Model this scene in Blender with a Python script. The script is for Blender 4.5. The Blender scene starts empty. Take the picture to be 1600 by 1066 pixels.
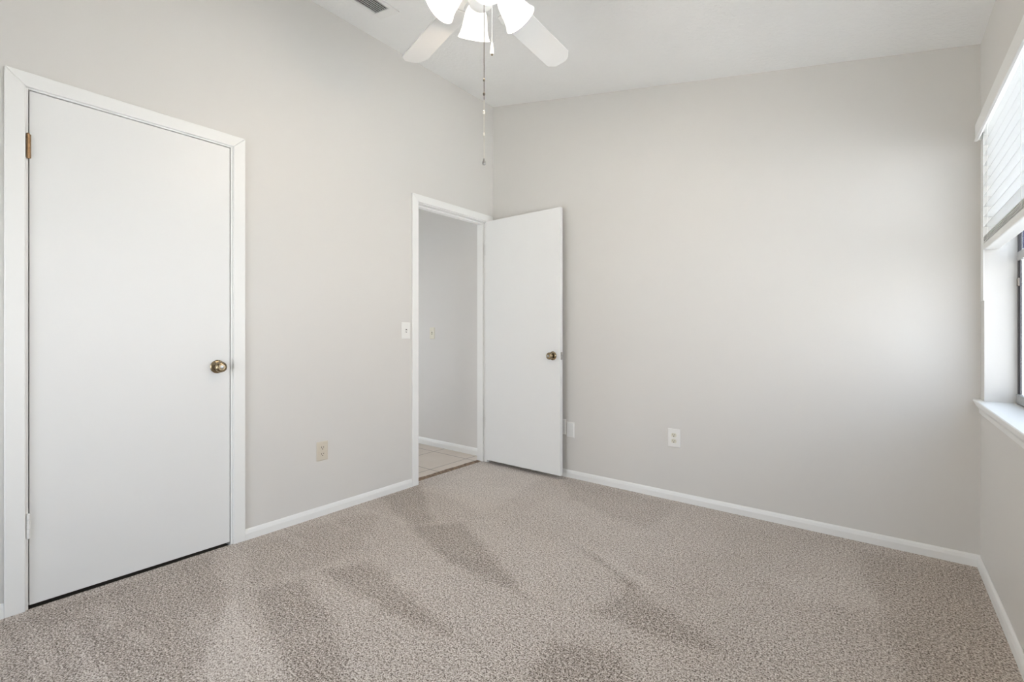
import bpy, bmesh, math, random
from math import radians as rad, sin, cos, pi
from mathutils import Vector, Matrix

S = bpy.context.scene
COL = S.collection
random.seed(4)

# ------------------------------------------------------------------ camera
YAW = rad(38.4)
CAM_Z = 1.08
cd = bpy.data.cameras.new('camera')
cd.sensor_fit = 'HORIZONTAL'
cd.sensor_width = 36.0
cd.lens = 730.0 / 1600.0 * 36.0
cd.shift_y = -(533.0 - 524.0) / 1600.0
cd.clip_start = 0.02
cam = bpy.data.objects.new('camera', cd)
cam.location = (0, 0, CAM_Z)
cam.rotation_euler = (rad(90), 0, YAW)
COL.objects.link(cam)
S.camera = cam

# ------------------------------------------------------------------ world, exposure
W = bpy.data.worlds.new('world')
S.world = W
W.use_nodes = True
wn = W.node_tree
wn.nodes.clear()
wo = wn.nodes.new('ShaderNodeOutputWorld')
wb = wn.nodes.new('ShaderNodeBackground')
wg = wn.nodes.new('ShaderNodeTexCoord')
ws = wn.nodes.new('ShaderNodeSeparateXYZ')
wr = wn.nodes.new('ShaderNodeValToRGB')
wr.color_ramp.elements[0].position = 0.0
wr.color_ramp.elements[0].color = (0.93, 0.96, 1.0, 1)
wr.color_ramp.elements[1].position = 0.7
wr.color_ramp.elements[1].color = (0.62, 0.78, 1.0, 1)
wn.links.new(wg.outputs['Generated'], ws.inputs[0])
wn.links.new(ws.outputs['Z'], wr.inputs[0])
wn.links.new(wr.outputs[0], wb.inputs['Color'])
wb.inputs['Strength'].default_value = 4.4
wn.links.new(wb.outputs[0], wo.inputs[0])

vs = S.view_settings
S.display_settings.display_device = 'sRGB'
vs.view_transform = 'Standard'
vs.look = 'None'
vs.gamma = 1.0
vs.use_curve_mapping = False
vs.exposure = 0.55

S.cycles.use_denoising = True
S.cycles.max_bounces = 14
S.cycles.diffuse_bounces = 10
S.cycles.transmission_bounces = 8
S.cycles.transparent_max_bounces = 12
S.cycles.sample_clamp_indirect = 6.0
S.cycles.caustics_reflective = False
S.cycles.caustics_refractive = False


def portal(name, loc, sx, sy, rot):
    l = bpy.data.lights.new(name, 'AREA')
    l.shape = 'RECTANGLE'
    l.size = sx
    l.size_y = sy
    l.cycles.is_portal = True
    o = bpy.data.objects.new(name, l)
    o.location = loc
    o.rotation_euler = rot
    COL.objects.link(o)
    return o


sun = bpy.data.lights.new('sun', 'SUN')
sun.energy = 34.0
sun.angle = rad(0.6)
sun.color = (0.98, 0.99, 1.0)
so = bpy.data.objects.new('sun', sun)
so.rotation_euler = (0, rad(-5), rad(-12))      # high sun from over the roof; it lights the ground outside only
so.location = (-4, 0, 8)
COL.objects.link(so)

# main dimensions (metres; the camera stands at the origin)
XL, XR = -2.635, 0.359
YB, YF = 3.06, -0.95
ZL = 3.05
SLOPE = 0.205
def ceil_z(x):
    return ZL - SLOPE * (x - XL)
WIN_Y0, WIN_Y1, WIN_Z0, WIN_Z1 = 0.45, 2.96, 0.775, 2.05
WIN2_X0, WIN2_X1, WIN2_Z0, WIN2_Z1 = -2.2, -0.9, 0.3, 1.75  # unseen rear window, added to brighten the room

portal('window_portal', (XR + 0.13, (WIN_Y0 + WIN_Y1) / 2, (WIN_Z0 + WIN_Z1) / 2), WIN_Z1 - WIN_Z0, WIN_Y1 - WIN_Y0, (0, rad(90), 0))
portal('added_window_portal_rear', ((WIN2_X0 + WIN2_X1) / 2, YF - 0.15, (WIN2_Z0 + WIN2_Z1) / 2), WIN2_X1 - WIN2_X0, WIN2_Z1 - WIN2_Z0, (rad(90), 0, 0))

portal('added_window_portal_hall', (-5.33, 1.975, 1.02), 2.0, 0.95, (0, rad(-90), 0))

# ------------------------------------------------------------------ helpers
def lin(r, g, b):
    def c(v):
        v /= 255.0
        return v / 12.92 if v <= 0.04045 else ((v + 0.055) / 1.055) ** 2.4
    return (c(r), c(g), c(b), 1.0)


class NT:
    """small helper around a material's node tree"""
    def __init__(self, name):
        self.m = bpy.data.materials.new(name)
        self.m.use_nodes = True
        self.t = self.m.node_tree
        self.b = self.t.nodes['Principled BSDF']
        self.out = self.t.nodes['Material Output']
        self.tc = self.t.nodes.new('ShaderNodeTexCoord')
    def n(self, typ, **kw):
        o = self.t.nodes.new(typ)
        for k, v in kw.items():
            setattr(o, k, v)
        return o
    def l(self, a, b):
        self.t.links.new(a, b)
    def val(self, inp, v):
        if hasattr(v, 'is_linked'):
            self.l(v, inp)
        else:
            inp.default_value = v
    def math(self, op, a, b=0.0, c=None, clamp=False):
        o = self.n('ShaderNodeMath', operation=op)
        o.use_clamp = clamp
        self.val(o.inputs[0], a)
        self.val(o.inputs[1], b)
        if c is not None:
            self.val(o.inputs[2], c)
        return o.outputs[0]
    def noise(self, scale, detail=2.0, rough=0.5, vec=None, dist=0.0):
        o = self.n('ShaderNodeTexNoise')
        o.inputs['Scale'].default_value = scale
        o.inputs['Detail'].default_value = detail
        o.inputs['Roughness'].default_value = rough
        o.inputs['Distortion'].default_value = dist
        self.l(vec if vec is not None else self.tc.outputs['Object'], o.inputs['Vector'])
        return o.outputs['Fac']
    def ramp(self, fac, stops):
        o = self.n('ShaderNodeValToRGB')
        e = o.color_ramp.elements
        while len(e) < len(stops):
            e.new(0.5)
        for i, (p, c) in enumerate(stops):
            e[i].position = p
            e[i].color = c
        self.l(fac, o.inputs[0])
        return o.outputs[0]
    def mix(self, fac, a, b, mode='MIX'):
        o = self.n('ShaderNodeMix', data_type='RGBA', blend_type=mode)
        self.val(o.inputs['Factor'], fac)
        self.val(o.inputs[6], a)
        self.val(o.inputs[7], b)
        return o.outputs[2]
    def bump(self, h, strength=0.2, dist=0.002):
        o = self.n('ShaderNodeBump')
        o.inputs['Strength'].default_value = strength
        o.inputs['Distance'].default_value = dist
        self.l(h, o.inputs['Height'])
        self.l(o.outputs[0], self.b.inputs['Normal'])
        return o


def paint(name, col, rough=0.5, bump_scale=120.0, bump=0.12, dist=0.001, var=0.03, spec=0.3):
    k = NT(name)
    f = k.noise(2.2, 3.0)
    c2 = tuple(min(1.0, v * (1 - var)) for v in col[:3]) + (1,)
    k.l(k.mix(f, col, c2), k.b.inputs['Base Color'])
    k.b.inputs['Roughness'].default_value = rough
    k.b.inputs['Specular IOR Level'].default_value = spec
    if bump > 0:
        k.bump(k.noise(bump_scale, 3.0, 0.6), bump, dist)
    return k.m


def metal(name, col, rough=0.25, var=0.3):
    k = NT(name)
    f = k.noise(60.0, 3.0)
    c2 = tuple(v * (1 - var) for v in col[:3]) + (1,)
    k.l(k.mix(f, col, c2), k.b.inputs['Base Color'])
    k.b.inputs['Metallic'].default_value = 1.0
    k.l(k.math('MULTIPLY_ADD', f, 0.2, rough - 0.05), k.b.inputs['Roughness'])
    return k.m


M = {}
M['wall'] = paint('greige_wall_paint', (0.683, 0.665, 0.634, 1), 0.42, 160.0, 0.10, 0.0012, 0.02, 0.35)
M['hall'] = paint('greige_hall_paint', (0.685, 0.668, 0.645, 1), 0.6, 160.0, 0.10, 0.0012, 0.02)
M['trim'] = paint('white_trim_paint', (0.83, 0.83, 0.81, 1), 0.35, 40.0, 0.05, 0.001, 0.02, 0.4)
M['door'] = paint('white_door_paint', (0.775, 0.775, 0.76, 1), 0.38, 60.0, 0.05, 0.001, 0.02, 0.4)
M['white_plastic'] = paint('white_plastic', (0.84, 0.83, 0.80, 1), 0.3, 50, 0.0)
M['ivory_plastic'] = paint('ivory_plastic', (0.66, 0.60, 0.50, 1), 0.35, 50, 0.0)
M['cream_plastic'] = paint('cream_plastic', (0.74, 0.71, 0.60, 1), 0.35, 50, 0.0)
M['plate_grey'] = paint('greyish_plastic', (0.76, 0.76, 0.74, 1), 0.35, 50, 0.0)
M['grey_slot'] = paint('dark_slot', (0.03, 0.027, 0.025, 1), 0.6, 50, 0.0)
M['black'] = paint('duct_shade_black', (0.012, 0.011, 0.01, 1), 0.8, 50, 0.0)
M['brass'] = metal('antique_brass', (0.42, 0.33, 0.21, 1), 0.22, 0.4)
M['bronze'] = metal('worn_bronze', (0.50, 0.33, 0.19, 1), 0.3, 0.4)
M['steel'] = metal('brushed_steel', (0.5, 0.49, 0.47, 1), 0.3)
M['chain'] = metal('nickel_chain', (0.55, 0.53, 0.50, 1), 0.25)
M['aluminium'] = paint('bronze_anodised_frame', (0.05, 0.047, 0.05, 1), 0.4, 60, 0.03)
M['aluminium_grey'] = metal('grey_aluminium', (0.55, 0.54, 0.52, 1), 0.42)
M['latch'] = metal('dull_latch', (0.30, 0.27, 0.24, 1), 0.45)
M['fan_white'] = paint('white_fan_enamel', (0.82, 0.815, 0.80, 1), 0.35, 40, 0.02)
M['concrete'] = paint('pale_concrete', (0.38, 0.38, 0.375, 1), 0.9, 20, 0.2, 0.004, 0.15)
M['yard'] = paint('pale_gravel', (0.37, 0.37, 0.36, 1), 0.95, 60, 0.5, 0.01, 0.15)
M['fan_blade'] = paint('white_fan_blade', (0.72, 0.715, 0.70, 1), 0.45, 40, 0.02)
M['chain_pale'] = metal('pale_brass_chain', (0.80, 0.76, 0.68, 1), 0.35, 0.1)
M['chain_dark'] = metal('dark_bronze_chain', (0.22, 0.19, 0.16, 1), 0.35)
M['stucco'] = paint('pale_stucco', (0.78, 0.80, 0.76, 1), 0.9, 50, 0.3, 0.004, 0.05)
M['closet_shade'] = paint('closet_shade_dark', (0.12, 0.10, 0.08, 1), 0.9, 200, 0.3)  # dark colour in place of shade, on all closet surfaces
M['blue_pane'] = paint('blue_glass', (0.01, 0.02, 0.07, 1), 0.1, 20, 0.0)


def m_ceiling():
    k = NT('white_knockdown_ceiling')
    n1 = k.noise(42.0, 4.0, 0.6)
    r = k.ramp(n1, [(0.42, (0, 0, 0, 1)), (0.58, (1, 1, 1, 1))])
    n2 = k.noise(3.0, 2.0)
    k.l(k.mix(n2, (0.87, 0.87, 0.86, 1), (0.83, 0.83, 0.82, 1)), k.b.inputs['Base Color'])
    k.b.inputs['Roughness'].default_value = 0.8
    k.bump(r, 0.30, 0.003)
    return k.m
M['ceiling'] = m_ceiling()


def m_tile():
    k = NT('beige_floor_tile')
    mp = k.n('ShaderNodeMapping')
    k.l(k.tc.outputs['Object'], mp.inputs['Vector'])
    n1 = k.noise(5.0, 5.0, 0.6)
    n2 = k.noise(28.0, 3.0)
    c = k.mix(n1, (0.52, 0.45, 0.38, 1), (0.66, 0.60, 0.53, 1))
    c = k.mix(k.math('MULTIPLY', n2, 0.25), c, (0.55, 0.44, 0.35, 1))
    # grout lines every 0.414 m
    sp = k.n('ShaderNodeSeparateXYZ')
    k.l(k.tc.outputs['Object'], sp.inputs[0])
    def line(axis, off):
        v = k.math('MODULO', k.math('ADD', axis, 41.4 - off), 0.414)
        a = k.math('ABSOLUTE', k.math('SUBTRACT', v, 0.207))
        return k.math('GREATER_THAN', a, 0.207 - 0.0035)
    g = k.math('MAXIMUM', line(sp.outputs['X'], -2.856), line(sp.outputs['Y'], 2.955))
    k.l(k.mix(g, c, (0.16, 0.13, 0.11, 1)), k.b.inputs['Base Color'])
    k.b.inputs['Roughness'].default_value = 0.4
    k.bump(k.math('SUBTRACT', 1.0, g), 0.3, 0.002)
    return k.m
M['tile'] = m_tile()


def m_threshold():
    k = NT('rough_wood_edge')
    n1 = k.noise(40.0, 4.0, 0.7)
    k.l(k.ramp(n1, [(0.3, (0.05, 0.03, 0.02, 1)), (0.5, (0.20, 0.13, 0.08, 1)), (0.7, (0.40, 0.29, 0.19, 1))]), k.b.inputs['Base Color'])
    k.b.inputs['Roughness'].default_value = 0.8
    k.bump(n1, 0.8, 0.006)
    return k.m
M['threshold'] = m_threshold()


# nap of the pile left by the vacuum cleaner, plus painted dimness: convex patches on the floor (metres), + light, - dark
NAP_AND_DIM = [
    ([(-2.570, 0.179), (-2.595, 0.885), (-2.140, 0.782), (-1.666, 0.515), (-2.129, 0.148)], -0.75),
    ([(-2.553, 1.015), (-2.523, 1.493), (-2.388, 1.753), (-2.062, 1.360), (-2.078, 1.102), (-2.140, 0.877)], -0.40),
    ([(-0.097, 2.917), (0.337, 3.001), (0.330, 2.118), (0.065, 1.907)], -0.50),  # dimness beside the window wall, painted into the carpet
    ([(-1.882, 1.930), (-1.155, 1.551), (-1.604, 1.555), (-2.109, 1.704)], -1.00),
    ([(-2.601, 1.899), (-2.617, 2.225), (-2.038, 1.842), (-2.084, 1.702)], -0.80),
    ([(-2.008, 1.134), (-1.909, 1.328), (-1.540, 1.257), (-1.180, 1.187), (-1.509, 1.122)], -0.95),
    ([(-2.070, 0.868), (-2.014, 1.044), (-1.629, 0.964), (-1.305, 0.815), (-1.437, 0.710)], -0.80),
    ([(-0.891, 1.628), (-0.852, 1.878), (-0.478, 1.735), (-0.414, 1.692), (-0.685, 1.607)], -0.85),
    ([(-0.902, 1.385), (-0.717, 1.468), (-0.581, 1.389), (-0.877, 1.154)], -0.90),
    ([(-1.236, 2.078), (-1.079, 2.036), (-0.817, 1.918), (-0.841, 1.874)], -0.90),
    ([(-1.079, 2.069), (-0.819, 1.991), (-0.677, 1.911), (-0.820, 1.923)], 0.50),
    ([(-2.620, 0.231), (-2.606, 0.242), (-2.042, 0.265), (-2.061, 0.250)], 0.90),
    ([(-2.369, 0.338), (-2.364, 0.352), (-1.895, 0.354), (-1.950, 0.311)], 0.80),
    ([(-2.441, 0.427), (-2.438, 0.457), (-2.231, 0.463), (-2.237, 0.409)], 0.60),
    ([(-2.155, 0.474), (-2.100, 0.518), (-1.982, 0.507), (-2.018, 0.462)], 0.60),
    ([(-2.068, 0.627), (-2.028, 0.674), (-1.896, 0.647), (-1.929, 0.607)], 0.70),
    ([(-2.074, 0.786), (-1.774, 0.753), (-1.432, 0.714), (-1.663, 0.532)], 0.60),
    ([(-2.524, 2.174), (-2.644, 2.985), (-2.024, 2.948), (-1.897, 2.141)], 0.40),
    ([(-1.884, 2.998), (-1.014, 2.979), (-1.020, 2.480), (-1.615, 2.649)], -0.40),
    ([(-2.610, 0.962), (-2.612, 0.978), (-2.346, 0.967), (-2.344, 0.952)], 0.60),
    ([(-2.600, 1.469), (-2.607, 1.489), (-2.321, 1.470), (-2.320, 1.449)], 0.70),
    ([(-2.620, 1.691), (-2.627, 1.714), (-2.069, 1.736), (-2.063, 1.707)], 0.60),
    ([(-2.590, 1.213), (-2.596, 1.230), (-2.349, 1.224), (-2.347, 1.207)], 0.60),
    ([(-0.402, 2.357), (-0.108, 2.555), (0.042, 2.340), (-0.262, 2.211)], 0.35),
]


def m_carpet():
    k = NT('beige_cut_pile_carpet')
    obj = k.tc.outputs['Object']
    sp = k.n('ShaderNodeSeparateXYZ')
    k.l(obj, sp.inputs[0])
    X, Y = sp.outputs['X'], sp.outputs['Y']
    wob = k.noise(9.0, 4.0, 0.65)
    wobs = k.math('MULTIPLY_ADD', wob, 0.10, -0.05)
    total = None
    for pts, st in NAP_AND_DIM:
        d = None
        cx = sum(p[0] for p in pts) / len(pts)
        cy = sum(p[1] for p in pts) / len(pts)
        for i in range(len(pts)):
            a, b = pts[i], pts[(i + 1) % len(pts)]
            nx, ny = b[1] - a[1], -(b[0] - a[0])
            L = math.hypot(nx, ny)
            nx, ny = nx / L, ny / L
            c0 = nx * a[0] + ny * a[1]
            if nx * cx + ny * cy - c0 > 0:
                nx, ny, c0 = -nx, -ny, -c0
            # signed distance (negative inside)
            e = k.math('MULTIPLY_ADD', X, nx, k.math('MULTIPLY_ADD', Y, ny, -c0))
            d = e if d is None else k.math('MAXIMUM', d, e)
        d = k.math('ADD', d, wobs)
        mm = k.math('MULTIPLY_ADD', d, -1.0 / 0.05, 0.5, clamp=True)
        mm = k.math('MULTIPLY', mm, st)
        total = mm if total is None else k.math('ADD', total, mm)
    # soft irregular patches
    patch = k.math('MULTIPLY_ADD', k.noise(2.6, 4.0, 0.6), 1.5, -0.75)
    mott = k.math('MULTIPLY_ADD', k.noise(14.0, 3.0, 0.6), 1.6, -0.8)
    nap = k.math('MULTIPLY_ADD', patch, 0.7, k.math('MULTIPLY_ADD', mott, 0.55, total))
    # tufts
    t1 = k.noise(190.0, 2.0, 0.6)
    t2 = k.noise(88.0, 3.0, 0.65)
    tuft = k.math('MULTIPLY_ADD', k.math('SUBTRACT', t1, 0.5), 2.5, k.math('MULTIPLY', k.math('SUBTRACT', t2, 0.5), 1.3))
    f = k.math('ADD', k.math('MULTIPLY_ADD', nap, 0.135, 0.505), tuft)
    col = k.ramp(f, [(0.08, (0.11, 0.083, 0.062, 1)), (0.38, (0.38, 0.322, 0.272, 1)),
                     (0.60, (0.585, 0.52, 0.46, 1)), (0.92, (0.80, 0.74, 0.68, 1))])
    k.l(col, k.b.inputs['Base Color'])
    k.b.inputs['Roughness'].default_value = 0.95
    k.b.inputs['Specular IOR Level'].default_value = 0.05
    k.b.inputs['Sheen Weight'].default_value = 0.15
    k.bump(k.math('ADD', t2, t1), 0.7, 0.006)
    return k.m


def m_glass():
    k = NT('window_glass')
    k.b.inputs['Base Color'].default_value = (1, 1, 1, 1)
    tr = k.n('ShaderNodeBsdfTransparent')
    gl = k.n('ShaderNodeBsdfGlossy')
    gl.inputs['Roughness'].default_value = 0.02
    fr = k.n('ShaderNodeFresnel')
    fr.inputs['IOR'].default_value = 1.45
    mx = k.n('ShaderNodeMixShader')
    k.l(k.math('MULTIPLY', fr.outputs[0], 0.6), mx.inputs[0])
    k.l(tr.outputs[0], mx.inputs[1])
    k.l(gl.outputs[0], mx.inputs[2])
    k.l(mx.outputs[0], k.out.inputs['Surface'])
    return k.m
M['glass'] = m_glass()


def m_slat():
    k = NT('white_vinyl_slat')
    n = k.noise(30.0, 2.0)
    c = k.mix(n, (0.77, 0.77, 0.755, 1), (0.74, 0.74, 0.725, 1))
    k.l(c, k.b.inputs['Base Color'])
    k.b.inputs['Roughness'].default_value = 0.4
    tl = k.n('ShaderNodeBsdfTranslucent')
    tl.inputs['Color'].default_value = (0.9, 0.9, 0.88, 1)
    mx = k.n('ShaderNodeMixShader')
    mx.inputs[0].default_value = 0.06
    k.l(k.b.outputs[0], mx.inputs[1])
    k.l(tl.outputs[0], mx.inputs[2])
    k.l(mx.outputs[0], k.out.inputs['Surface'])
    return k.m
M['slat'] = m_slat()


def m_shade():
    # lit alabaster glass: it gives off the light of the bulb inside
    k = NT('lit_frosted_glass')
    n = k.noise(22.0, 3.0)
    k.l(k.mix(n, (0.9, 0.89, 0.86, 1), (0.85, 0.84, 0.81, 1)), k.b.inputs['Base Color'])
    k.b.inputs['Roughness'].default_value = 0.3
    k.b.inputs['Emission Color'].default_value = (1.0, 0.95, 0.87, 1)
    k.b.inputs['Emission Strength'].default_value = 0.62
    return k.m
M['shade'] = m_shade()


def m_emit(name, col, st):
    k = NT(name)
    k.b.inputs['Base Color'].default_value = (0.9, 0.9, 0.9, 1)
    k.b.inputs['Emission Color'].default_value = col
    k.b.inputs['Emission Strength'].default_value = st
    n = k.noise(5.0)
    k.l(k.math('MULTIPLY_ADD', n, 0.05, 0.3), k.b.inputs['Roughness'])
    return k.m
M['bulb'] = m_emit('lit_bulb', (1.0, 0.90, 0.76, 1), 3.0)
M['carpet'] = m_carpet()


class MB:
    def __init__(self):
        self.bm = bmesh.new()
    def box(self, x0, x1, y0, y1, z0, z1, mat=None):
        ps = [(x, y, z) for x in (x0, x1) for y in (y0, y1) for z in (z0, z1)]
        if mat is not None:
            ps = [mat @ Vector(p) for p in ps]
        v = [self.bm.verts.new(p) for p in ps]
        for f in ((0, 1, 3, 2), (4, 6, 7, 5), (0, 4, 5, 1), (2, 3, 7, 6), (0, 2, 6, 4), (1, 5, 7, 3)):
            self.bm.faces.new([v[i] for i in f])
        return self
    def prism(self, poly, d0, d1, axis='y', mat=None):
        """poly: 2D points; extruded along axis from d0 to d1"""
        def P(a, b, d):
            p = {'y': (a, d, b), 'x': (d, a, b), 'z': (a, b, d)}[axis]
            return mat @ Vector(p) if mat is not None else Vector(p)
        n = len(poly)
        A = [self.bm.verts.new(P(a, b, d0)) for a, b in poly]
        B = [self.bm.verts.new(P(a, b, d1)) for a, b in poly]
        self.bm.faces.new(A)
        self.bm.faces.new(B[::-1])
        for i in range(n):
            j = (i + 1) % n
            self.bm.faces.new([A[i], B[i], B[j], A[j]])
        return self
    def lathe(self, prof, mat=None, seg=32, cap=True):
        """prof: (r, z) list, revolved about z"""
        rings = []
        for r, z in prof:
            if r < 1e-6:
                p = Vector((0, 0, z))
                rings.append([self.bm.verts.new(mat @ p if mat is not None else p)])
            else:
                ring = []
                for i in range(seg):
                    a = 2 * pi * i / seg
                    p = Vector((r * cos(a), r * sin(a), z))
                    ring.append(self.bm.verts.new(mat @ p if mat is not None else p))
                rings.append(ring)
        for A, B in zip(rings[:-1], rings[1:]):
            for i in range(seg):
                j = (i + 1) % seg
                if len(A) == 1 and len(B) == 1:
                    continue
                if len(A) == 1:
                    self.bm.faces.new([A[0], B[i], B[j]])
                elif len(B) == 1:
                    self.bm.faces.new([A[i], A[j], B[0]])
                else:
                    self.bm.faces.new([A[i], A[j], B[j], B[i]])
        if cap:
            for R in (rings[0], rings[-1]):
                if len(R) > 1:
                    self.bm.faces.new(R)
        return self
    def tube(self, pts, r, seg=10):
        pts = [Vector(p) for p in pts]
        prev = None
        rings = []
        for i, p in enumerate(pts):
            d = (pts[min(i + 1, len(pts) - 1)] - pts[max(i - 1, 0)]).normalized()
            u = d.orthogonal().normalized() if prev is None else (prev - d * prev.dot(d)).normalized()
            prev = u
            w = d.cross(u)
            rr = r[i] if isinstance(r, (list, tuple)) else r
            rings.append([self.bm.verts.new(p + (u * cos(2 * pi * k / seg) + w * sin(2 * pi * k / seg)) * rr) for k in range(seg)])
        for A, B in zip(rings[:-1], rings[1:]):
            for k in range(seg):
                j = (k + 1) % seg
                self.bm.faces.new([A[k], A[j], B[j], B[k]])
        self.bm.faces.new(rings[0])
        self.bm.faces.new(rings[-1])
        return self
    def sphere(self, c, r, sz=(1, 1, 1)):
        m = Matrix.Translation(c) @ Matrix.Diagonal((r * sz[0], r * sz[1], r * sz[2], 1))
        bmesh.ops.create_uvsphere(self.bm, u_segments=16, v_segments=10, radius=1.0, matrix=m)
        return self
    def build(self, name, mat, parent=None, bevel=0.0, smooth=False, seg=2, loc=None):
        bmesh.ops.recalc_face_normals(self.bm, faces=self.bm.faces)
        me = bpy.data.meshes.new(name)
        if loc is not None:
            bmesh.ops.translate(self.bm, verts=self.bm.verts, vec=[-c for c in loc])
        self.bm.to_mesh(me)
        self.bm.free()
        me.materials.append(mat)
        o = bpy.data.objects.new(name, me)
        if loc is not None:
            o.location = loc
        COL.objects.link(o)
        if parent is not None:
            o.parent = parent
        if smooth:
            for p in me.polygons:
                p.use_smooth = True
            try:
                me.set_sharp_from_angle(angle=rad(40))
            except Exception:
                pass
        if bevel > 0:
            b = o.modifiers.new('bevel', 'BEVEL')
            b.width = bevel
            b.segments = seg
            b.limit_method = 'ANGLE'
            b.angle_limit = rad(35)
            b.harden_normals = False
        return o


def empty(name, loc, rz=0.0, rot=None):
    o = bpy.data.objects.new(name, None)
    o.empty_display_size = 0.05
    o.location = loc
    o.rotation_euler = rot if rot is not None else (0, 0, rz)
    COL.objects.link(o)
    return o


def tag(o, label, cat=None, group=None, kind=None):
    if label:
        o['label'] = label
    if cat:
        o['category'] = cat
    if group:
        o['group'] = group
    if kind:
        o['kind'] = kind
    return o


def struct(o, label, cat):
    return tag(o, label, cat, None, 'structure')


# ------------------------------------------------------------------ room shell
D1Y0, D1Y1, D1Z1 = 0.2385, 1.0075, 2.0685          # closet opening
D2Y0, D2Y1, D2Z1 = 2.2075, 3.005, 2.0585          # entry opening
WT = 0.115                                       # inner wall thickness
HX0 = -5.2                                       # end of the hall
HO0, HO1, HOZ = 1.5, 2.45, 2.05                  # glazed opening added at its end to light the hall
HYW = 3.10                                       # hall wall face

# floor: carpet slab (runs a little into the entry opening)
b = MB()
b.prism([(XL - 0.055, D2Y0), (XL - 0.055, D2Y1), (XL, D2Y1), (XL, YB), (XR, YB), (XR, YF), (XL, YF), (XL, D2Y0)], -0.05, 0.0, 'z')
struct(b.build('floor', M['carpet']), 'beige cut-pile carpet with vacuum marks covering the bedroom floor', 'floor')

b = MB()
b.box(HX0, XL - 0.105, 1.2, HYW, -0.05, -0.002)
struct(b.build('floor_hall', M['tile']), 'beige square floor tiles with dark grout beyond the open door', 'floor')

# exposed rough edge between tile and carpet
b = MB()
ys = [D2Y0 + 0.003 + i * (D2Y1 - D2Y0 - 0.006) / 24 for i in range(25)]
lo = [XL - 0.118 + random.uniform(-0.004, 0.004) for _ in ys]
hi = [XL - 0.056 + random.uniform(-0.003, 0.002) for _ in ys]
poly = [(x, y) for x, y in zip(lo, ys)] + [(x, y) for x, y in zip(hi[::-1], ys[::-1])]
b.prism(poly, -0.04, -0.001, 'z')
struct(b.build('trim_4', M['threshold']), 'rough brown wooden edge strip between hall tiles and carpet', 'threshold')

def wall_left():
    b = MB()
    x0, x1 = XL - WT, XL
    top = ZL + 0.02
    b.box(x0, x1, YF - 0.1, D1Y0, -0.05, top)
    b.box(x0, x1, D1Y0, D1Y1, D1Z1, top)
    b.box(x0, x1, D1Y1, D2Y0, -0.05, top)
    b.box(x0, x1, D2Y0, D2Y1, D2Z1, top)
    b.box(x0, x1, D2Y1, YB, -0.05, top)
    bmesh.ops.remove_doubles(b.bm, verts=b.bm.verts, dist=1e-5)
    return b.build('wall_left', M['wall'])
struct(wall_left(), 'greige painted tall wall with the closet door and the entry doorway', 'wall')

b = MB()
b.prism([(XL, -0.05), (XR + 0.113, -0.05), (XR + 0.113, ceil_z(XR + 0.113) + 0.02), (XL, ZL + 0.02)], YB, YB + 0.12, 'y')
struct(b.build('wall_back', M['wall']), 'plain greige painted wall with a white outlet, beside the window', 'wall')

def wall_right():
    b = MB()
    x0, x1 = XR, XR + 0.113
    top = ceil_z(XR) + 0.03
    b.box(x0, x1, YF - 0.1, WIN_Y0, -0.05, top)
    b.box(x0, x1, WIN_Y0, WIN_Y1, -0.05, WIN_Z0)
    b.box(x0, x1, WIN_Y0, WIN_Y1, WIN_Z1, top)
    b.box(x0, x1, WIN_Y1, YB, -0.05, top)
    bmesh.ops.remove_doubles(b.bm, verts=b.bm.verts, dist=1e-5)
    return b.build('wall_right', M['wall'])
struct(wall_right(), 'greige painted wall holding the window with the white blind', 'wall')

def wall_front():
    b = MB()
    y0, y1 = YF - 0.14, YF
    def zc(x):
        return ceil_z(x) + 0.02
    def seg(xa, xb, za, zb=None):
        b.prism([(xa, za), (xb, za), (xb, zb if zb else zc(xb)), (xa, zb if zb else zc(xa))], y0, y1, 'y')
    seg(XL, WIN2_X0, -0.05)
    seg(WIN2_X0, WIN2_X1, -0.05, WIN2_Z0)
    seg(WIN2_X0, WIN2_X1, WIN2_Z1)
    seg(WIN2_X1, XR, -0.05)
    return b.build('wall_front', M['wall'])
struct(wall_front(), 'greige painted wall behind the viewer with an added window', 'wall')

b = MB()
xa, xb = XL - 0.12, XR + 0.2
b.prism([(xa, ceil_z(xa)), (xb, ceil_z(xb)), (xb, ceil_z(xb) + 0.1), (xa, ceil_z(xa) + 0.1)], YF - 0.15, YB + 0.13, 'y')
struct(b.build('ceiling', M['ceiling']), 'white textured ceiling sloping down towards the window wall', 'ceiling')

# hall shell
b = MB()
b.box(HX0, XL - WT, HYW, HYW + 0.1, -0.05, 2.5)
struct(b.build('wall_hall', M['hall']), 'greige hallway wall seen through the open doorway', 'wall')
b = MB()
b.box(HX0, XL - WT, 1.1, 1.2, -0.05, 2.5)
b.box(HX0 - 0.1, HX0, 1.1, HO0, -0.05, 2.5)
b.box(HX0 - 0.1, HX0, HO1, HYW + 0.1, -0.05, 2.5)
b.box(HX0 - 0.1, HX0, HO0, HO1, HOZ, 2.5)
struct(b.build('wall_hall_side', M['hall']), 'greige side and end walls of the hallway', 'wall')
b = MB()
b.box(HX0 - 0.1, XL - WT, 1.1, HYW + 0.1, 2.45, 2.52)
struct(b.build('ceiling_hall', M['ceiling']), 'white hallway ceiling beyond the open doorway', 'ceiling')

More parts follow.
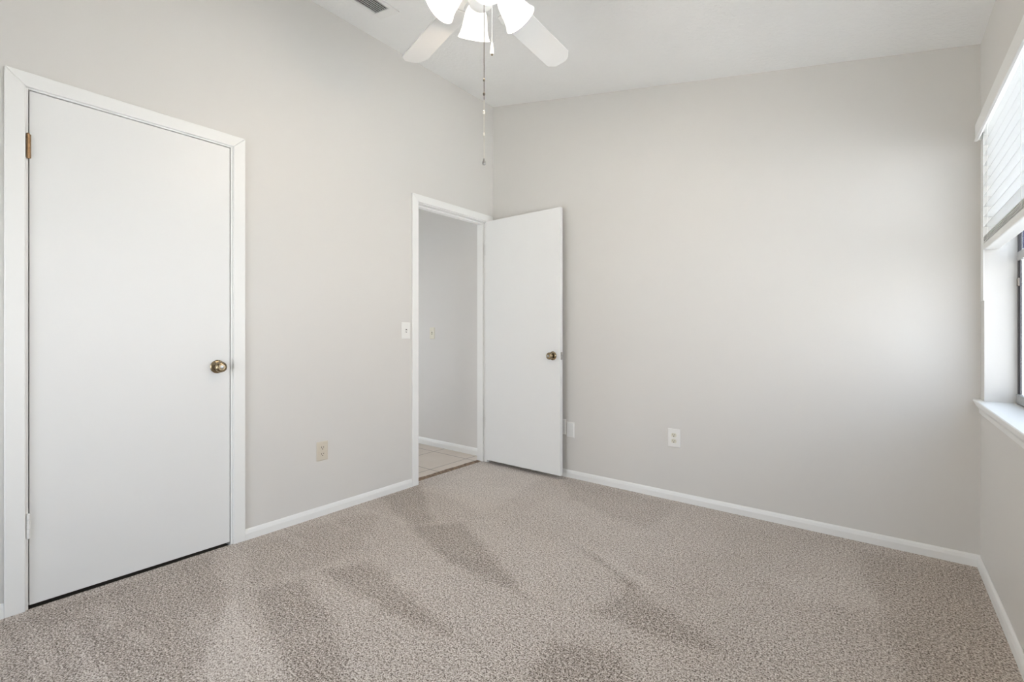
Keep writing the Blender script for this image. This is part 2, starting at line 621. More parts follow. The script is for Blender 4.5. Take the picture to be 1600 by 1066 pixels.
# closet interior, coloured dark for the shade behind the shut door
b = MB()
b.box(XL - 0.75, XL - WT, 0.1, 0.13, -0.05, 2.4)
b.box(XL - 0.75, XL - WT, 1.07, 1.1, -0.05, 2.4)
b.box(XL - 0.78, XL - 0.75, 0.1, 1.1, -0.05, 2.4)
b.box(XL - 0.78, XL - WT, 0.1, 1.1, 2.4, 2.43)
b.box(XL - 0.75, XL, D1Y0 - 0.1, D1Y1 + 0.07, -0.06, -0.012)
struct(b.build('wall_closet', M['closet_shade']), 'closet interior coloured dark for the shade behind the shut door', 'wall')


# ------------------------------------------------------------------ baseboards
def base_profile(h=0.062, t=0.013):
    return [(0, 0), (t, 0), (t, h * 0.62), (t * 0.72, h * 0.86), (t * 0.3, h), (0, h)]

def baseboard(name, a, bb, normal, label, h=0.058, z0=-0.002, mat='trim'):
    """a, bb: 2D ends on the wall face; normal: 2D direction into the room"""
    d = Vector((bb[0] - a[0], bb[1] - a[1], 0))
    L = d.length
    d.normalize()
    n = Vector((normal[0], normal[1], 0))
    m = Matrix((( n.x, d.x, 0, a[0]), (n.y, d.y, 0, a[1]), (0, 0, 1, z0), (0, 0, 0, 1)))
    k = MB()
    k.prism(base_profile(h), 0, L, 'y', m)
    return struct(k.build(name, M[mat], bevel=0.0015), label, 'baseboard')

baseboard('baseboard_left', (XL, 1.053), (XL, 2.168), (1, 0), 'white baseboard between the closet door and the entry doorway')
baseboard('baseboard_left_near', (XL, YF), (XL, 0.193), (1, 0), 'short end of white baseboard beside the closet door frame hinge side')
baseboard('baseboard_back', (XL + 0.02, YB), (XR, YB), (0, -1), 'white baseboard along the plain wall behind the open door')
baseboard('baseboard_right', (XR, YB - 0.0), (XR, YF), (-1, 0), 'white baseboard below the window')
baseboard('baseboard_front', (XL, YF), (XR, YF), (0, 1), 'white baseboard on the wall behind the viewer')
baseboard('baseboard_hall', (HX0, HYW), (XL - WT, HYW), (0, -1), 'white baseboard in the hallway beyond the open door', h=0.066)


# ------------------------------------------------------------------ door casings
def casing_member(k, plane_x, poly_yz, t=0.015):
    """board lying on the wall face, mitred outline in (y, z)"""
    k.prism(poly_yz, plane_x, plane_x + t, 'x')

def casing(name, yo0, yo1, zo, yi0, yi1, zi, label, jamb_y0, jamb_y1, jamb_z, right_stub=None):
    e = empty(name, (XL, (yo0 + yo1) / 2, 0))
    struct(e, label, 'door frame')
    def mk(nm, poly):
        k = MB()
        k.prism(poly, XL + 0.0005, XL + 0.0155, 'x')
        o = k.build(nm, M['trim'], bevel=0.003)
        o.parent = e
        o.matrix_parent_inverse = Matrix.Translation((-XL, -(yo0 + yo1) / 2, 0))
        return o
    mk('side_casing', [(yo0, 0), (yi0, 0), (yi0, zi), (yo0, zo)])
    mk('side_casing', [(yi1, 0), (yo1, 0), (yo1, zo), (yi1, zi)])
    mk('head_casing', [(yo0, zo), (yi0, zi), (yi1, zi), (yo1, zo)])
    k = MB()
    jt = 0.0195
    xa, xb = XL - WT - 0.001, XL + 0.001
    # liner: three boards set into the wall opening
    k.box(xa, xb, jamb_y0 - jt, jamb_y0, -0.01, jamb_z + jt)
    k.box(xa, xb, jamb_y1, jamb_y1 + jt, -0.01, jamb_z + jt)
    k.box(xa, xb, jamb_y0, jamb_y1, jamb_z, jamb_z + jt)
    o = k.build('jamb', M['trim'], bevel=0.001)
    o.parent = e
    o.matrix_parent_inverse = Matrix.Translation((-XL, -(yo0 + yo1) / 2, 0))
    # door stop
    k = MB()
    sx0, sx1 = XL - 0.075, XL - 0.040
    st = 0.011
    k.box(sx0, sx1, jamb_y0, jamb_y0 + st, 0, jamb_z)
    k.box(sx0, sx1, jamb_y1 - st, jamb_y1, 0, jamb_z)
    k.box(sx0, sx1, jamb_y0 + st, jamb_y1 - st, jamb_z - st, jamb_z)
    o = k.build('door_stop', M['trim'], bevel=0.002)
    o.parent = e
    o.matrix_parent_inverse = Matrix.Translation((-XL, -(yo0 + yo1) / 2, 0))
    return e

trim1 = casing('trim_1', 0.193, 1.053, 2.110, 0.250, 0.996, 2.054, 'white painted frame around the shut closet door', 0.2585, 0.9875, 2.0485)
trim2 = casing('trim_2', 2.168, 3.046, 2.097, 2.222, 2.990, 2.043, 'white painted frame around the open entry doorway', 2.2275, 2.985, 2.0385)


# ------------------------------------------------------------------ doors
def knob_profile(r=0.027, keyed=False):
    p = [(0.0, 0.0), (0.033, 0.0), (0.0335, 0.003), (0.031, 0.006), (0.022, 0.009), (0.0125, 0.011), (0.0115, 0.024),
         (0.014, 0.027), (0.021, 0.031), (0.0255, 0.038), (0.027, 0.046), (0.0255, 0.053), (0.020, 0.058),
         (0.0165, 0.0595)]
    if keyed:
        p += [(0.0155, 0.058), (0.0125, 0.058), (0.012, 0.061), (0.0, 0.0615)]
    else:
        p += [(0.012, 0.0600), (0.0, 0.0605)]
    return p

def make_knob(parent, loc, rot, keyed=True):
    m = Matrix.Translation(loc) @ rot
    pr = knob_profile(keyed=keyed)
    k = MB()
    k.lathe(pr[:6], m, 36)
    rose = k.build('door_knob', M['brass'], parent, smooth=True)
    k = MB()
    k.lathe(pr[4:], m, 36)
    k.build('knob_handle', M['brass'], rose, smooth=True)
    k = MB()
    k.lathe([(0, 0.0605), (0.0085, 0.0605), (0.0085, 0.063), (0.004, 0.064), (0.0, 0.064)], m, 24)
    k.build('knob_button', M['steel'], rose, smooth=True)
    return rose

def keep(o, parent):
    """parent without moving (parent has a plain translation)"""
    o.parent = parent
    o.matrix_parent_inverse = Matrix.Translation(-Vector(parent.location))

# closet door: a mesh with its hinges and knob as children; local origin at the hinge foot
dl = Vector((XL, 0.2585, 0))
k = MB()
k.box(-0.036, -0.001, 0.003, 0.7255, 0.0145, 2.0445)
door1 = k.build('door_1', M['door'], bevel=0.0015)
door1.location = dl
struct(door1, 'shut white flush closet door with an antique brass knob', 'door')
RX = Matrix.Rotation(rad(90), 4, 'Y')
make_knob(door1, (-0.001, 0.668, 0.921), RX, True)
def hinge(parent, y, z0, z1, mat, label):
    k = MB()
    n = 5
    h = (z1 - z0) / n
    for i in range(n):
        k.lathe([(0.0, z0 + i * h), (0.0062, z0 + i * h), (0.0062, z0 + (i + 1) * h - 0.0008), (0.0, z0 + (i + 1) * h - 0.0008)],
                Matrix.Translation((0.0065, y, 0)), 14)
    k.lathe([(0, z0 - 0.004), (0.004, z0 - 0.003), (0.0045, z0)], Matrix.Translation((0.0065, y, 0)), 12)
    k.lathe([(0.0045, z1), (0.004, z1 + 0.003), (0, z1 + 0.004)], Matrix.Translation((0.0065, y, 0)), 12)
    k.box(-0.002, 0.0015, y - 0.001, y + 0.009, z0, z1)
    o = k.build('hinge', M[mat], parent, smooth=True)
    if label:
        o['label'] = label
    return o
hinge(door1, -0.001, 1.778, 1.871, 'bronze', 'bare bronze hinge')
hinge(door1, -0.001, 0.283, 0.376, 'trim', 'white painted hinge')
k = MB()
k.box(-0.024, -0.010, 0.7255, 0.7285, 0.905, 0.936)
k.build('latch_bolt', M['grey_slot'], door1)

# entry door, swung open 90 degrees in front of the back wall; origin at the hinge foot
dl2 = Vector((XL + 0.006, 2.985, 0))
LW = 0.749
k = MB()
k.box(0.0, LW, -0.035, 0.0, 0.030, 2.038)
door2 = k.build('door_2', M['door'], bevel=0.0025)
door2.location = dl2
struct(door2, 'open white flush entry door standing in front of the back wall', 'door')
make_knob(door2, (LW - 0.066, -0.035, 0.925), Matrix.Rotation(rad(90), 4, 'X'), False)
k = MB()
k.box(LW - 0.0005, LW + 0.0012, -0.0295, -0.0055, 0.897, 0.954)
o = k.build('latch_plate', M['steel'], door2, bevel=0.0005)
k = MB()
k.box(LW, LW + 0.009, -0.024, -0.011, 0.917, 0.934)
k.build('latch_bolt', M['steel'], o, bevel=0.002)
for z in (1.80, 0.345):
    k = MB()
    for i in range(5):
        k.lathe([(0.0, z - 0.045 + i * 0.018), (0.0055, z - 0.045 + i * 0.018), (0.0055, z - 0.0278 + i * 0.018), (0.0, z - 0.0278 + i * 0.018)],
                Matrix.Translation((-0.001, 0.006, 0)), 12)
    k.box(-0.0015, 0.0, -0.034, 0.004, z - 0.045, z + 0.045)
    k.build('hinge', M['steel'], door2, smooth=True)

# strike plate of the entry frame
k = MB()
k.box(XL - 0.032, XL - 0.006, 2.2272, 2.2285, 0.89, 0.95)
o = k.build('strike_plate', M['steel'])
keep(o, trim2)


# ------------------------------------------------------------------ electrical plates
def plate(name, loc, rz, mats, kind, label, cat, w=0.07, h=0.114, group=None):
    """plate lying in local XZ, facing local -Y"""
    e = empty(name, loc, rz)
    tag(e, label, cat, group)
    k = MB()
    t = 0.006
    k.prism([(-w / 2, -h / 2), (w / 2, -h / 2), (w / 2, h / 2), (-w / 2, h / 2)], -0.001, -t * 0.4, 'y')
    # bevelled face
    a, bb = 0.0, 0.005
    vs0 = [(-w / 2, -h / 2), (w / 2, -h / 2), (w / 2, h / 2), (-w / 2, h / 2)]
    A = [k.bm.verts.new((x, -t * 0.4, z)) for x, z in vs0]
    B = [k.bm.verts.new((x * (1 - 2 * bb / w), -t, z * (1 - 2 * bb / h))) for x, z in vs0]
    for i in range(4):
        j = (i + 1) % 4
        k.bm.faces.new([A[i], A[j], B[j], B[i]])
    k.bm.faces.new(B)
    bmesh.ops.remove_doubles(k.bm, verts=k.bm.verts, dist=1e-5)
    k.build('cover_plate', M[mats[0]], e, bevel=0.0008)
    screws = []
    if kind == 'outlet':
        for s in (1, -1):
            zc = s * 0.0195
            k = MB()
            pts = []
            for i in range(32):
                a = 2 * pi * i / 32
                x = 0.0172 * cos(a)
                z = max(-0.0125, min(0.0125, 0.0172 * sin(a)))
                pts.append((x, zc + z))
            k.prism(pts, -t - 0.0012, -t + 0.001, 'y')
            r = k.build('receptacle', M[mats[1]], e, bevel=0.0004)
            k = MB()
            k.box(-0.0075, -0.0050, -t - 0.0018, -t, zc - 0.001, zc + 0.0085)
            k.box(0.0050, 0.0075, -t - 0.0018, -t, zc - 0.0005, zc + 0.0078)
            k.lathe([(0, -t - 0.0018), (0.003, -t - 0.0018), (0.003, -t), (0, -t)],
                    Matrix.Translation((0, 0, zc - 0.0072)) @ Matrix(((1, 0, 0, 0), (0, 0, 1, 0), (0, 1, 0, 0), (0, 0, 0, 1))), 16)
            k.build('socket_slot', M['grey_slot'], r)
        screws = [0.0]
    elif kind == 'switch':
        k = MB()
        k.box(-0.005, 0.005, -t - 0.0005, -t, -0.012, 0.012)
        sl = k.build('switch_slot', M['grey_slot'], e)
        k = MB()
        m = Matrix.Translation((0, -t, 0)) @ Matrix.Rotation(rad(25), 4, 'X')
        k.box(-0.0042, 0.0042, -0.012, 0.002, -0.0052, 0.0052, m)
        k.build('switch_lever', M[mats[1]], e, bevel=0.001)
        screws = [0.03, -0.03]
    elif kind == 'blank':
        screws = []
        k = MB()
        k.box(-w / 2 + 0.009, w / 2 - 0.009, -t - 0.0012, -t + 0.0005, -h / 2 + 0.010, h / 2 - 0.010)
        k.build('plate_insert', M[mats[1]], e, bevel=0.0006)
    for z in screws:
        k = MB()
        k.lathe([(0, -t - 0.0012), (0.0028, -t - 0.0009), (0.0032, -t), (0, -t)],
                Matrix.Translation((0, 0, z)) @ Matrix(((1, 0, 0, 0), (0, 0, 1, 0), (0, 1, 0, 0), (0, 0, 0, 1))), 16)
        k.build('screw', M[mats[1]], e)
    return e

plate('electrical_outlet', (XL, 1.489, 0.386), rad(90), ('ivory_plastic', 'ivory_plastic'), 'outlet',
      'ivory duplex outlet on the wall between the two doors', 'outlet', 0.072, 0.114, 'electrical outlets low on the walls')
plate('electrical_outlet', (-1.069, YB, 0.407), 0.0, ('white_plastic', 'cream_plastic'), 'outlet',
      'white duplex outlet alone in the middle of the back wall', 'outlet', 0.083, 0.122, 'electrical outlets low on the walls')
plate('light_switch', (XL, 2.118, 1.112), rad(90), ('white_plastic', 'white_plastic'), 'switch',
      'white toggle light switch beside the entry door frame', 'light switch', 0.078, 0.117, 'toggle light switches')
plate('light_switch', (-3.452, HYW, 1.10), 0.0, ('cream_plastic', 'cream_plastic'), 'switch',
      'cream toggle light switch on the hallway wall beyond the doorway', 'light switch', 0.07, 0.114, 'toggle light switches')
plate('cover_plate', (-1.857, YB, 0.362), 0.0, ('white_plastic', 'plate_grey'), 'blank',
      'white cover plate on the back wall, fully clear of the open door', 'cover plate', 0.070, 0.118, 'cover plates behind the open door')
plate('cover_plate', (-1.930, YB, 0.378), 0.0, ('white_plastic', 'plate_grey'), 'blank',
      'white cover plate on the back wall, half hidden by the open door', 'cover plate', 0.070, 0.118, 'cover plates behind the open door')


# ------------------------------------------------------------------ window in the right wall
FX0, FX1 = XR + 0.102, XR + 0.112
win = empty('window_1', (XR, (WIN_Y0 + WIN_Y1) / 2, WIN_Z0))
struct(win, 'aluminium single-hung window behind the white blind', 'window')
def wpart(k, name, mat, bevel=0.001, parent=None, smooth=False):
    o = k.build(name, M[mat], bevel=bevel, smooth=smooth)
    p = parent or win
    o.parent = p
    o.matrix_parent_inverse = Matrix.Translation(-Vector(win.location)) if p is win else Matrix.Identity(4)
    return o
MEET = 1.42
k = MB()
k.box(FX0, FX1, WIN_Y1 - 0.022, WIN_Y1, WIN_Z0, WIN_Z1)
k.box(FX0, FX1, WIN_Y0, WIN_Y0 + 0.022, WIN_Z0, WIN_Z1)
k.box(FX0, FX1, WIN_Y0 + 0.022, WIN_Y1 - 0.022, WIN_Z1 - 0.022, WIN_Z1)
k.box(FX0, FX1, WIN_Y0 + 0.022, WIN_Y1 - 0.022, WIN_Z0, WIN_Z0 + 0.022)
frame = wpart(k, 'window_frame', 'aluminium')
k = MB()
k.box(FX0 + 0.002, FX0 + 0.009, WIN_Y1 - 0.032, WIN_Y1 - 0.022, WIN_Z0 + 0.022, MEET)
k.box(FX0 + 0.002, FX0 + 0.009, WIN_Y0 + 0.022, WIN_Y0 + 0.045, WIN_Z0 + 0.022, MEET)
wpart(k, 'sash_stile', 'aluminium')
k = MB()
k.box(FX0 - 0.004, FX0 + 0.009, WIN_Y0 + 0.022, WIN_Y1 - 0.022, MEET - 0.018, MEET + 0.018)
wpart(k, 'meeting_rail', 'aluminium_grey')
k = MB()
k.box(FX0 - 0.006, FX0 + 0.009, WIN_Y0 + 0.022, WIN_Y1 - 0.015, WIN_Z0 + 0.012, WIN_Z0 + 0.05)
wpart(k, 'bottom_sash_rail', 'aluminium_grey')
k = MB()
k.box(FX0 - 0.004, FX0 + 0.010, WIN_Y1 - 0.03, WIN_Y1 - 0.006, 1.292, 1.328)
wpart(k, 'sash_latch', 'latch', 0.003)
k = MB()
k.box(FX0 + 0.003, FX0 + 0.006, WIN_Y0 + 0.045, WIN_Y1 - 0.045, WIN_Z0 + 0.05, MEET - 0.018)
wpart(k, 'pane', 'glass', 0)
k = MB()
k.box(FX0 + 0.0075, FX0 + 0.0095, WIN_Y0 + 0.022, WIN_Y1 - 0.022, MEET + 0.018, WIN_Z1 - 0.022)
wpart(k, 'pane', 'glass', 0)
# sill board with stool nosing and moulded apron
k = MB()
ZS = 0.783
k.prism([(XR + 0.1015, ZS - 0.02), (XR + 0.1015, ZS), (XR - 0.024, ZS), (XR - 0.027, ZS - 0.003), (XR - 0.027, ZS - 0.011), (XR - 0.022, ZS - 0.014), (XR - 0.022, ZS - 0.02)],
        WIN_Y0, WIN_Y1, 'y')
k.prism([(XR + 0.0, ZS - 0.02), (XR + 0.0, ZS), (XR - 0.024, ZS), (XR - 0.027, ZS - 0.003), (XR - 0.027, ZS - 0.011), (XR - 0.022, ZS - 0.014), (XR - 0.022, ZS - 0.02)],
        WIN_Y1, YB - 0.004, 'y')
k.prism([(XR + 0.0, ZS - 0.02), (XR + 0.0, ZS), (XR - 0.024, ZS), (XR - 0.027, ZS - 0.003), (XR - 0.027, ZS - 0.011), (XR - 0.022, ZS - 0.014), (XR - 0.022, ZS - 0.02)],
        WIN_Y0 - 0.1, WIN_Y0, 'y')
wpart(k, 'window_sill', 'trim', 0)
k = MB()
ap = [(XR, ZS - 0.02), (XR - 0.020, ZS - 0.02), (XR - 0.020, ZS - 0.026), (XR - 0.014, ZS - 0.036), (XR - 0.009, ZS - 0.044),
      (XR - 0.008, ZS - 0.062), (XR - 0.005, ZS - 0.066), (XR, ZS - 0.066)]
k.prism(ap, WIN_Y0 - 0.08, YB - 0.02, 'y')
wpart(k, 'sill_apron', 'trim', 0.0008)

# white board on the narrow pier beside the blind
k = MB()
k.box(XR - 0.004, XR, WIN_Y1, YB - 0.035, 1.236, 2.0)
struct(k.build('trim_3', M['trim'], bevel=0.001), 'narrow white side strip between the blind and the wall corner', 'trim')

# ------------------------------------------------------------------ blind
bl = empty('window_blind', (XR + 0.03, (WIN_Y0 + WIN_Y1) / 2, WIN_Z1))
tag(bl, 'white faux-wood blind with moulded valance, half lowered over the window', 'blind')
def bpart(k, name, mat, bevel=0.0, parent=None):
    o = k.build(name, M[mat], bevel=bevel)
    p = parent or bl
    o.parent = p
    if p is bl:
        o.matrix_parent_inverse = Matrix.Translation(-Vector(bl.location))
    return o
BY0, BY1 = WIN_Y0 + 0.012, WIN_Y1 - 0.004
VX = XR - 0.027
k = MB()
va = [(VX, 2.040), (VX + 0.004, 2.046), (VX + 0.012, 2.046), (VX + 0.012, 1.968), (VX + 0.006, 1.964), (VX - 0.002, 1.966), (VX - 0.003, 1.972), (VX, 1.976)]
k.prism(va, WIN_Y0 - 0.02, WIN_Y1 + 0.03, 'y')
bpart(k, 'valance', 'trim', 0.0006)
k = MB()
k.box(VX + 0.0125, XR - 0.0045, WIN_Y1 + 0.018, WIN_Y1 + 0.03, 1.968, 2.046)
bpart(k, 'valance_return', 'trim', 0.0006)
k = MB()
k.box(XR - 0.006, XR + 0.046, BY0, BY1, 1.992, 2.045)
bpart(k, 'headrail', 'trim', 0.001)
SXC = XR + 0.022
TILT = rad(15)
NS = 10
PITCH = 0.0458
Z_FIRST = 1.992
def slat_mb(zc, tilt, y0=BY0, y1=BY1, th=0.0028, w=0.050):
    k = MB()
    m = Matrix.Translation((SXC, 0, zc)) @ Matrix.Rotation(tilt, 4, 'Y')
    n = 6
    pts = []
    for i in range(n + 1):
        x = -w / 2 + w * i / n
        pts.append((x, 0.0022 * (1 - (2 * x / w) ** 2) + th / 2))
    for i in range(n, -1, -1):
        x = -w / 2 + w * i / n
        pts.append((x, 0.0022 * (1 - (2 * x / w) ** 2) - th / 2))
    k.prism(pts, y0, y1, 'y', m)
    return k
for i in range(NS):
    bpart(slat_mb(Z_FIRST - 0.02 - i * PITCH, TILT), 'slat', 'slat')
zst = 1.498
for i in range(4):
    bpart(slat_mb(zst + i * 0.0075, 0.0, th=0.0028), 'slat', 'slat')
k = MB()
k.box(SXC - 0.025, SXC + 0.025, BY0, BY1, 1.462, 1.492)
bpart(k, 'bottom_rail', 'trim', 0.004)
for y in (WIN_Y1 - 0.13, WIN_Y1 - 0.75, WIN_Y0 + 0.75, WIN_Y0 + 0.13):
    k = MB()
    for dx in (-0.0285, 0.0285):
        k.tube([(SXC + dx, y, 1.49), (SXC + dx, y, 1.99)], 0.0008, 6)
    bpart(k, 'ladder_cord', 'white_plastic')

# ------------------------------------------------------------------ unseen window added behind the viewer to brighten the room
w2 = empty('added_window_2', ((WIN2_X0 + WIN2_X1) / 2, YF, WIN2_Z0))
struct(w2, 'plain unseen window added behind the viewer for light', 'window')
k = MB()
y0, y1 = YF - 0.13, YF - 0.09
k.box(WIN2_X0, WIN2_X0 + 0.03, y0, y1, WIN2_Z0, WIN2_Z1)
k.box(WIN2_X1 - 0.03, WIN2_X1, y0, y1, WIN2_Z0, WIN2_Z1)
k.box(WIN2_X0 + 0.03, WIN2_X1 - 0.03, y0, y1, WIN2_Z0, WIN2_Z0 + 0.03)
k.box(WIN2_X0 + 0.03, WIN2_X1 - 0.03, y0, y1, WIN2_Z1 - 0.03, WIN2_Z1)
k.box(WIN2_X0 + 0.03, WIN2_X1 - 0.03, y0, y1, 1.43, 1.46)
o = k.build('window_frame', M['aluminium_grey'], bevel=0.001); keep(o, w2)
k = MB()
k.box(WIN2_X0 + 0.03, WIN2_X1 - 0.03, y0 + 0.015, y0 + 0.019, WIN2_Z0 + 0.03, WIN2_Z1 - 0.03)
o = k.build('pane', M['glass']); keep(o, w2)

# ------------------------------------------------------------------ outdoors
k = MB()
k.box(-14, 20, -16, 18, -0.40, -0.24)
struct(k.build('ground', M['yard']), 'pale gravel yard around the house', 'ground')
k = MB()
k.box(XR + 0.12, 2.3, -6.0, 5.9, -0.24, -0.2)  # slab added out of view to bounce sunlight up through the window
struct(k.build('bounce_slab', M['concrete'], bevel=0.01), 'unseen pale concrete slab added outside the window to bounce light in', 'ground')
k = MB()
k.box(-4.0, 0.2, -3.2, YF - 0.15, -0.24, -0.2)
struct(k.build('patio_rear', M['concrete'], bevel=0.01), 'pale concrete slab outside the added rear window', 'ground')
k = MB()
k.box(XR + 0.30, 3.6, 6.0, 6.2, -0.2, 2.7)
ew = k.build('wall_exterior', M['stucco'])
struct(ew, 'pale outside wall seen through the window gap below the blind', 'wall')
k = MB()
k.box(0.964, 1.6, 5.985, 6.0, 1.84, 2.3)
o = k.build('dark_window', M['blue_pane'], ew)

# ------------------------------------------------------------------ ceiling vent
def make_vent():
    n = Vector((SLOPE, 0, 1)).normalized()          # up, out of the sloped ceiling
    xa = Vector((1, 0, -SLOPE)).normalized()        # across, down the slope
    yb = Vector((0, 1, 0))
    cx, cy = -2.285, 1.515
    base = Vector((cx, cy, ceil_z(cx)))
    m = Matrix(((xa.x, yb.x, n.x, base.x), (xa.y, yb.y, n.y, base.y), (xa.z, yb.z, n.z, base.z), (0, 0, 0, 1)))
    e = empty('ceiling_vent', (0, 0, 0))
    e.matrix_world = m
    tag(e, 'white metal air vent with white louvres over a painted dark opening in the sloped ceiling', 'vent')
    w, h = 0.092, 0.205       # half sizes
    iw, ih = 0.066, 0.150
    k = MB()
    t = 0.009
    k.box(-w, w, ih, h, -t, 0)
    k.box(-w, w, -h, -ih, -t, 0)
    k.box(-w, -iw, -ih, ih, -t, 0)
    k.box(iw, w, -ih, ih, -t, 0)
    k.box(-iw, iw, -0.006, 0.006, -t, 0)
    k.build('vent_frame', M['fan_white'], e, bevel=0.002)
    k = MB()
    k.box(-iw, iw, -ih, ih, -0.0012, -0.0003)
    k.build('duct_shade_sheet', M['black'], e)  # black sheet stands in for the shade inside the duct
    for j in range(7):
        x = -iw + (j + 0.5) * 2 * iw / 7
        k = MB()
        mm = Matrix.Translation((x, 0, -0.0058)) @ Matrix.Rotation(rad(54), 4, 'Y')
        k.box(-0.005, 0.005, -ih, -0.006, -0.0006, 0.0006, mm)
        k.box(-0.005, 0.005, 0.006, ih, -0.0006, 0.0006, mm)
        k.build('louver', M['fan_white'], e)
    return e
make_vent()

# ------------------------------------------------------------------ ceiling fan
D = 1.80
RC = (751 - 800) / 730.0
FC = Vector((D * (-sin(YAW) + cos(YAW) * RC), D * (cos(YAW) + sin(YAW) * RC), 0))
def fan():
    zc = ceil_z(FC.x)
    e = empty('ceiling_fan', (FC.x, FC.y, zc))
    tag(e, 'white five-blade ceiling fan with four lit bell-shaped glass shades and pull chains', 'ceiling fan')
    T = Matrix.Translation
    def P(k, name, mat, parent=e, bevel=0.0, smooth=True):
        return k.build(name, M[mat], parent, bevel=bevel, smooth=smooth)
    zb = 2.432 - zc           # blade plane, local
    # canopy follows the slope at the top
    k = MB()
    k.lathe([(0.0, 0.012), (0.072, 0.012), (0.072, -0.015), (0.066, -0.045), (0.045, -0.07), (0.02, -0.08), (0, -0.08)], None, 36)
    P(k, 'canopy', 'fan_white')
    k = MB()
    k.lathe([(0, -0.07), (0.0135, -0.07), (0.0135, zb + 0.14), (0, zb + 0.14)], None, 20)
    P(k, 'downrod', 'fan_white')
    k = MB()
    k.lathe([(0, zb + 0.15), (0.03, zb + 0.15), (0.035, zb + 0.135), (0.10, zb + 0.12), (0.125, zb + 0.095), (0.128, zb + 0.05),
             (0.115, zb + 0.025), (0.085, zb + 0.012), (0, zb + 0.012)], None, 48)
    P(k, 'motor_housing', 'fan_white')
    k = MB()
    k.lathe([(0, zb + 0.012), (0.058, zb + 0.012), (0.060, zb - 0.03), (0.056, zb - 0.05), (0.046, zb - 0.062), (0.044, zb - 0.078), (0.03, zb - 0.09), (0.0, zb - 0.094)], None, 40)
    kit = P(k, 'light_kit', 'fan_white')
    # blades: azimuth measured from the camera's forward direction
    for i in range(5):
        az = YAW + rad(90) + rad(36.5 - 72 * i)       # world angle of the blade
        R = Matrix.Rotation(az, 4, 'Z')
        pitch = Matrix.Rotation(rad(-11), 4, 'X')
        r0, r1, hw = 0.175, 0.635, 0.064
        pts = [(r0, -0.05), (r0 + 0.03, -hw * 0.94), (r1 - 0.05, -hw), (r1 - 0.012, -hw * 0.62), (r1, -0.02), (r1 - 0.003, hw * 0.55), (r1 - 0.034, hw), (r0 + 0.03, hw * 0.94), (r0, 0.05)]
        k = MB()
        k.prism(pts, -0.003, 0.003, 'z', R @ T((0, 0, zb)) @ pitch)
        bo = P(k, 'blade', 'fan_blade', e, 0.0012, False)
        k = MB()
        iron = [(0.09, -0.014), (0.15, -0.016), (0.19, -0.036), (0.235, -0.036), (0.245, -0.02), (0.245, 0.02), (0.235, 0.036), (0.19, 0.036), (0.15, 0.016), (0.09, 0.014)]
        k.prism(iron, 0.0032, 0.0072, 'z', R @ T((0, 0, zb)) @ pitch)
        P(k, 'blade_iron', 'fan_white', bo, 0.001, False)
    # four shades
    for i in range(4):
        az = YAW + rad(90) + rad(14 - 90 * i)
        R = Matrix.Rotation(az, 4, 'Z')
        tilt = rad(38)
        base = Vector((0.078, 0, zb - 0.008))
        # local frame: +Z of the shade points down and outward
        m = R @ T(base) @ Matrix.Rotation(pi - tilt, 4, 'Y')
        k = MB()
        k.tube([R @ Vector((0.04, 0, zb - 0.02)), R @ Vector((0.062, 0, zb - 0.004)), R @ Vector((0.078, 0, zb - 0.004)), m @ Vector((0, 0, 0.006))], 0.010, 12)
        k.lathe([(0, -0.004), (0.018, -0.004), (0.029, 0.006), (0.030, 0.028), (0, 0.028)], m, 28)
        arm = P(k, 'lamp_arm', 'fan_white')
        out = [(0.027, 0.014), (0.036, 0.026), (0.044, 0.045), (0.049, 0.07), (0.053, 0.095), (0.060, 0.118), (0.0675, 0.132)]
        inn = [(r - 0.003, z) for r, z in out[::-1]]
        k = MB()
        k.lathe(out + inn, m, 40, cap=False)
        # close the neck ring and the rim
        P(k, 'lamp_shade', 'shade')
        k = MB()
        k.lathe([(0, 0.028), (0.012, 0.028), (0.013, 0.05), (0.022, 0.068), (0.026, 0.080), (0.024, 0.092), (0.016, 0.100), (0, 0.102)], m, 24)
        P(k, 'bulb', 'bulb', arm)
        l = bpy.data.lights.new('bulb_light', 'POINT')
        l.energy = 3.6
        l.color = (1.0, 0.80, 0.58)
        l.shadow_soft_size = 0.02
        lo = bpy.data.objects.new('bulb_light', l)
        lo.location = m @ Vector((0, 0, 0.118))
        lo.parent = e
        COL.objects.link(lo)
    # pull chains
    fw = Vector((-sin(YAW), cos(YAW), 0))
    rt = Vector((cos(YAW), sin(YAW), 0))
    def chain_at(px, dfw):
        f = D + dfw
        return rt * ((px - 800) / 730.0 * f) + fw * f - FC
    def zpix(v, f):
        return CAM_Z + (524 - v) / 730.0 * f - zc
    dfw = -0.05
    c = chain_at(756.3, dfw)
    f = D + dfw
    ztop, zbot = zb - 0.06, zpix(249, f)
    k = MB()
    zmid = zpix(156, f)
    k.tube([(c.x, c.y, ztop), (c.x, c.y, zmid)], 0.0014, 8)
    ch = P(k, 'pull_chain', 'chain_dark')
    k = MB()
    k.tube([(c.x, c.y, zmid), (c.x, c.y, zbot)], 0.0015, 8)
    P(k, 'chain_extension', 'chain_pale', ch)
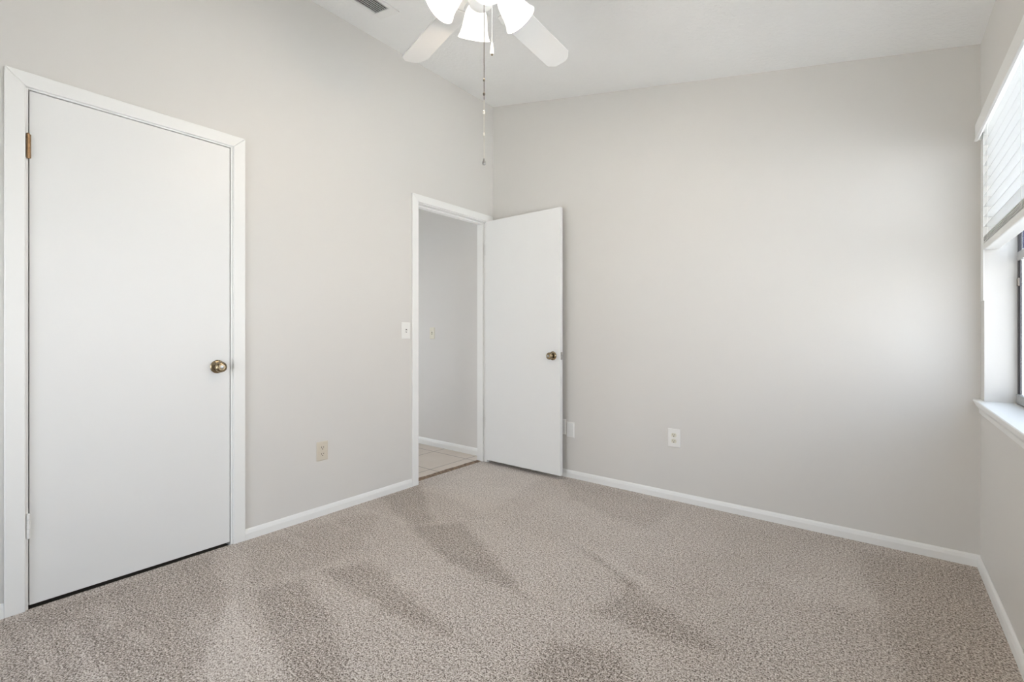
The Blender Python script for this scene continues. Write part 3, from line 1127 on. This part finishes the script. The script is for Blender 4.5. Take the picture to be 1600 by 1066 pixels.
    for v, r, mt in ((125, 0.0040, 'chain_dark'), (147, 0.0046, 'chain_dark'), (175.5, 0.0048, 'chain_pale'), (210, 0.0040, 'chain_pale')):
        k = MB()
        k.sphere((c.x, c.y, zpix(v, f)), r, (1, 1, 1.5))
        P(k, 'chain_connector', mt, ch)
    k = MB()
    k.lathe([(0, 0.012), (0.003, 0.012), (0.0035, 0.006), (0.006, 0.001), (0.0072, -0.005), (0.0055, -0.011), (0, -0.013)], T((c.x, c.y, zpix(253, f))), 20)
    P(k, 'pull_knob', 'steel', ch)
    dfw = -0.03
    f = D + dfw
    c = chain_at(768.7, dfw)
    k = MB()
    k.tube([(c.x, c.y, zb - 0.06), (c.x, c.y, zpix(68, f))], 0.0014, 8)
    ch = P(k, 'pull_chain', 'white_plastic')
    k = MB()
    z0, z1 = zpix(85, f), zpix(67, f)
    k.lathe([(0, z1), (0.003, z1), (0.0055, z1 - 0.012), (0.0078, z0 + 0.008), (0.0072, z0), (0, z0)], T((c.x, c.y, 0)), 20)
    fob = P(k, 'pull_fob', 'white_plastic', ch)
    k = MB()
    k.lathe([(0, z0), (0.0035, z0), (0.003, z0 - 0.004), (0, z0 - 0.005)], T((c.x, c.y, 0)), 12)
    P(k, 'fob_tip', 'brass', fob)
fan()

# ------------------------------------------------------------------ unseen glazed door added at the hall end for daylight
w3 = empty('added_window_3', (HX0, 1.9, 0.0))
struct(w3, 'added glazed door lighting the hallway from its unseen end', 'window')
k = MB()
k.box(HX0 - 0.08, HX0 - 0.03, HO0, HO0 + 0.05, 0, HOZ)
k.box(HX0 - 0.08, HX0 - 0.03, HO1 - 0.05, HO1, 0, HOZ)
k.box(HX0 - 0.08, HX0 - 0.03, HO0 + 0.05, HO1 - 0.05, HOZ - 0.05, HOZ)
k.box(HX0 - 0.08, HX0 - 0.03, HO0 + 0.05, HO1 - 0.05, 0, 0.08)
o = k.build('window_frame', M['trim'], bevel=0.002); keep(o, w3)
k = MB()
k.box(HX0 - 0.058, HX0 - 0.052, HO0 + 0.05, HO1 - 0.05, 0.08, HOZ - 0.05)
o = k.build('pane', M['glass']); keep(o, w3)
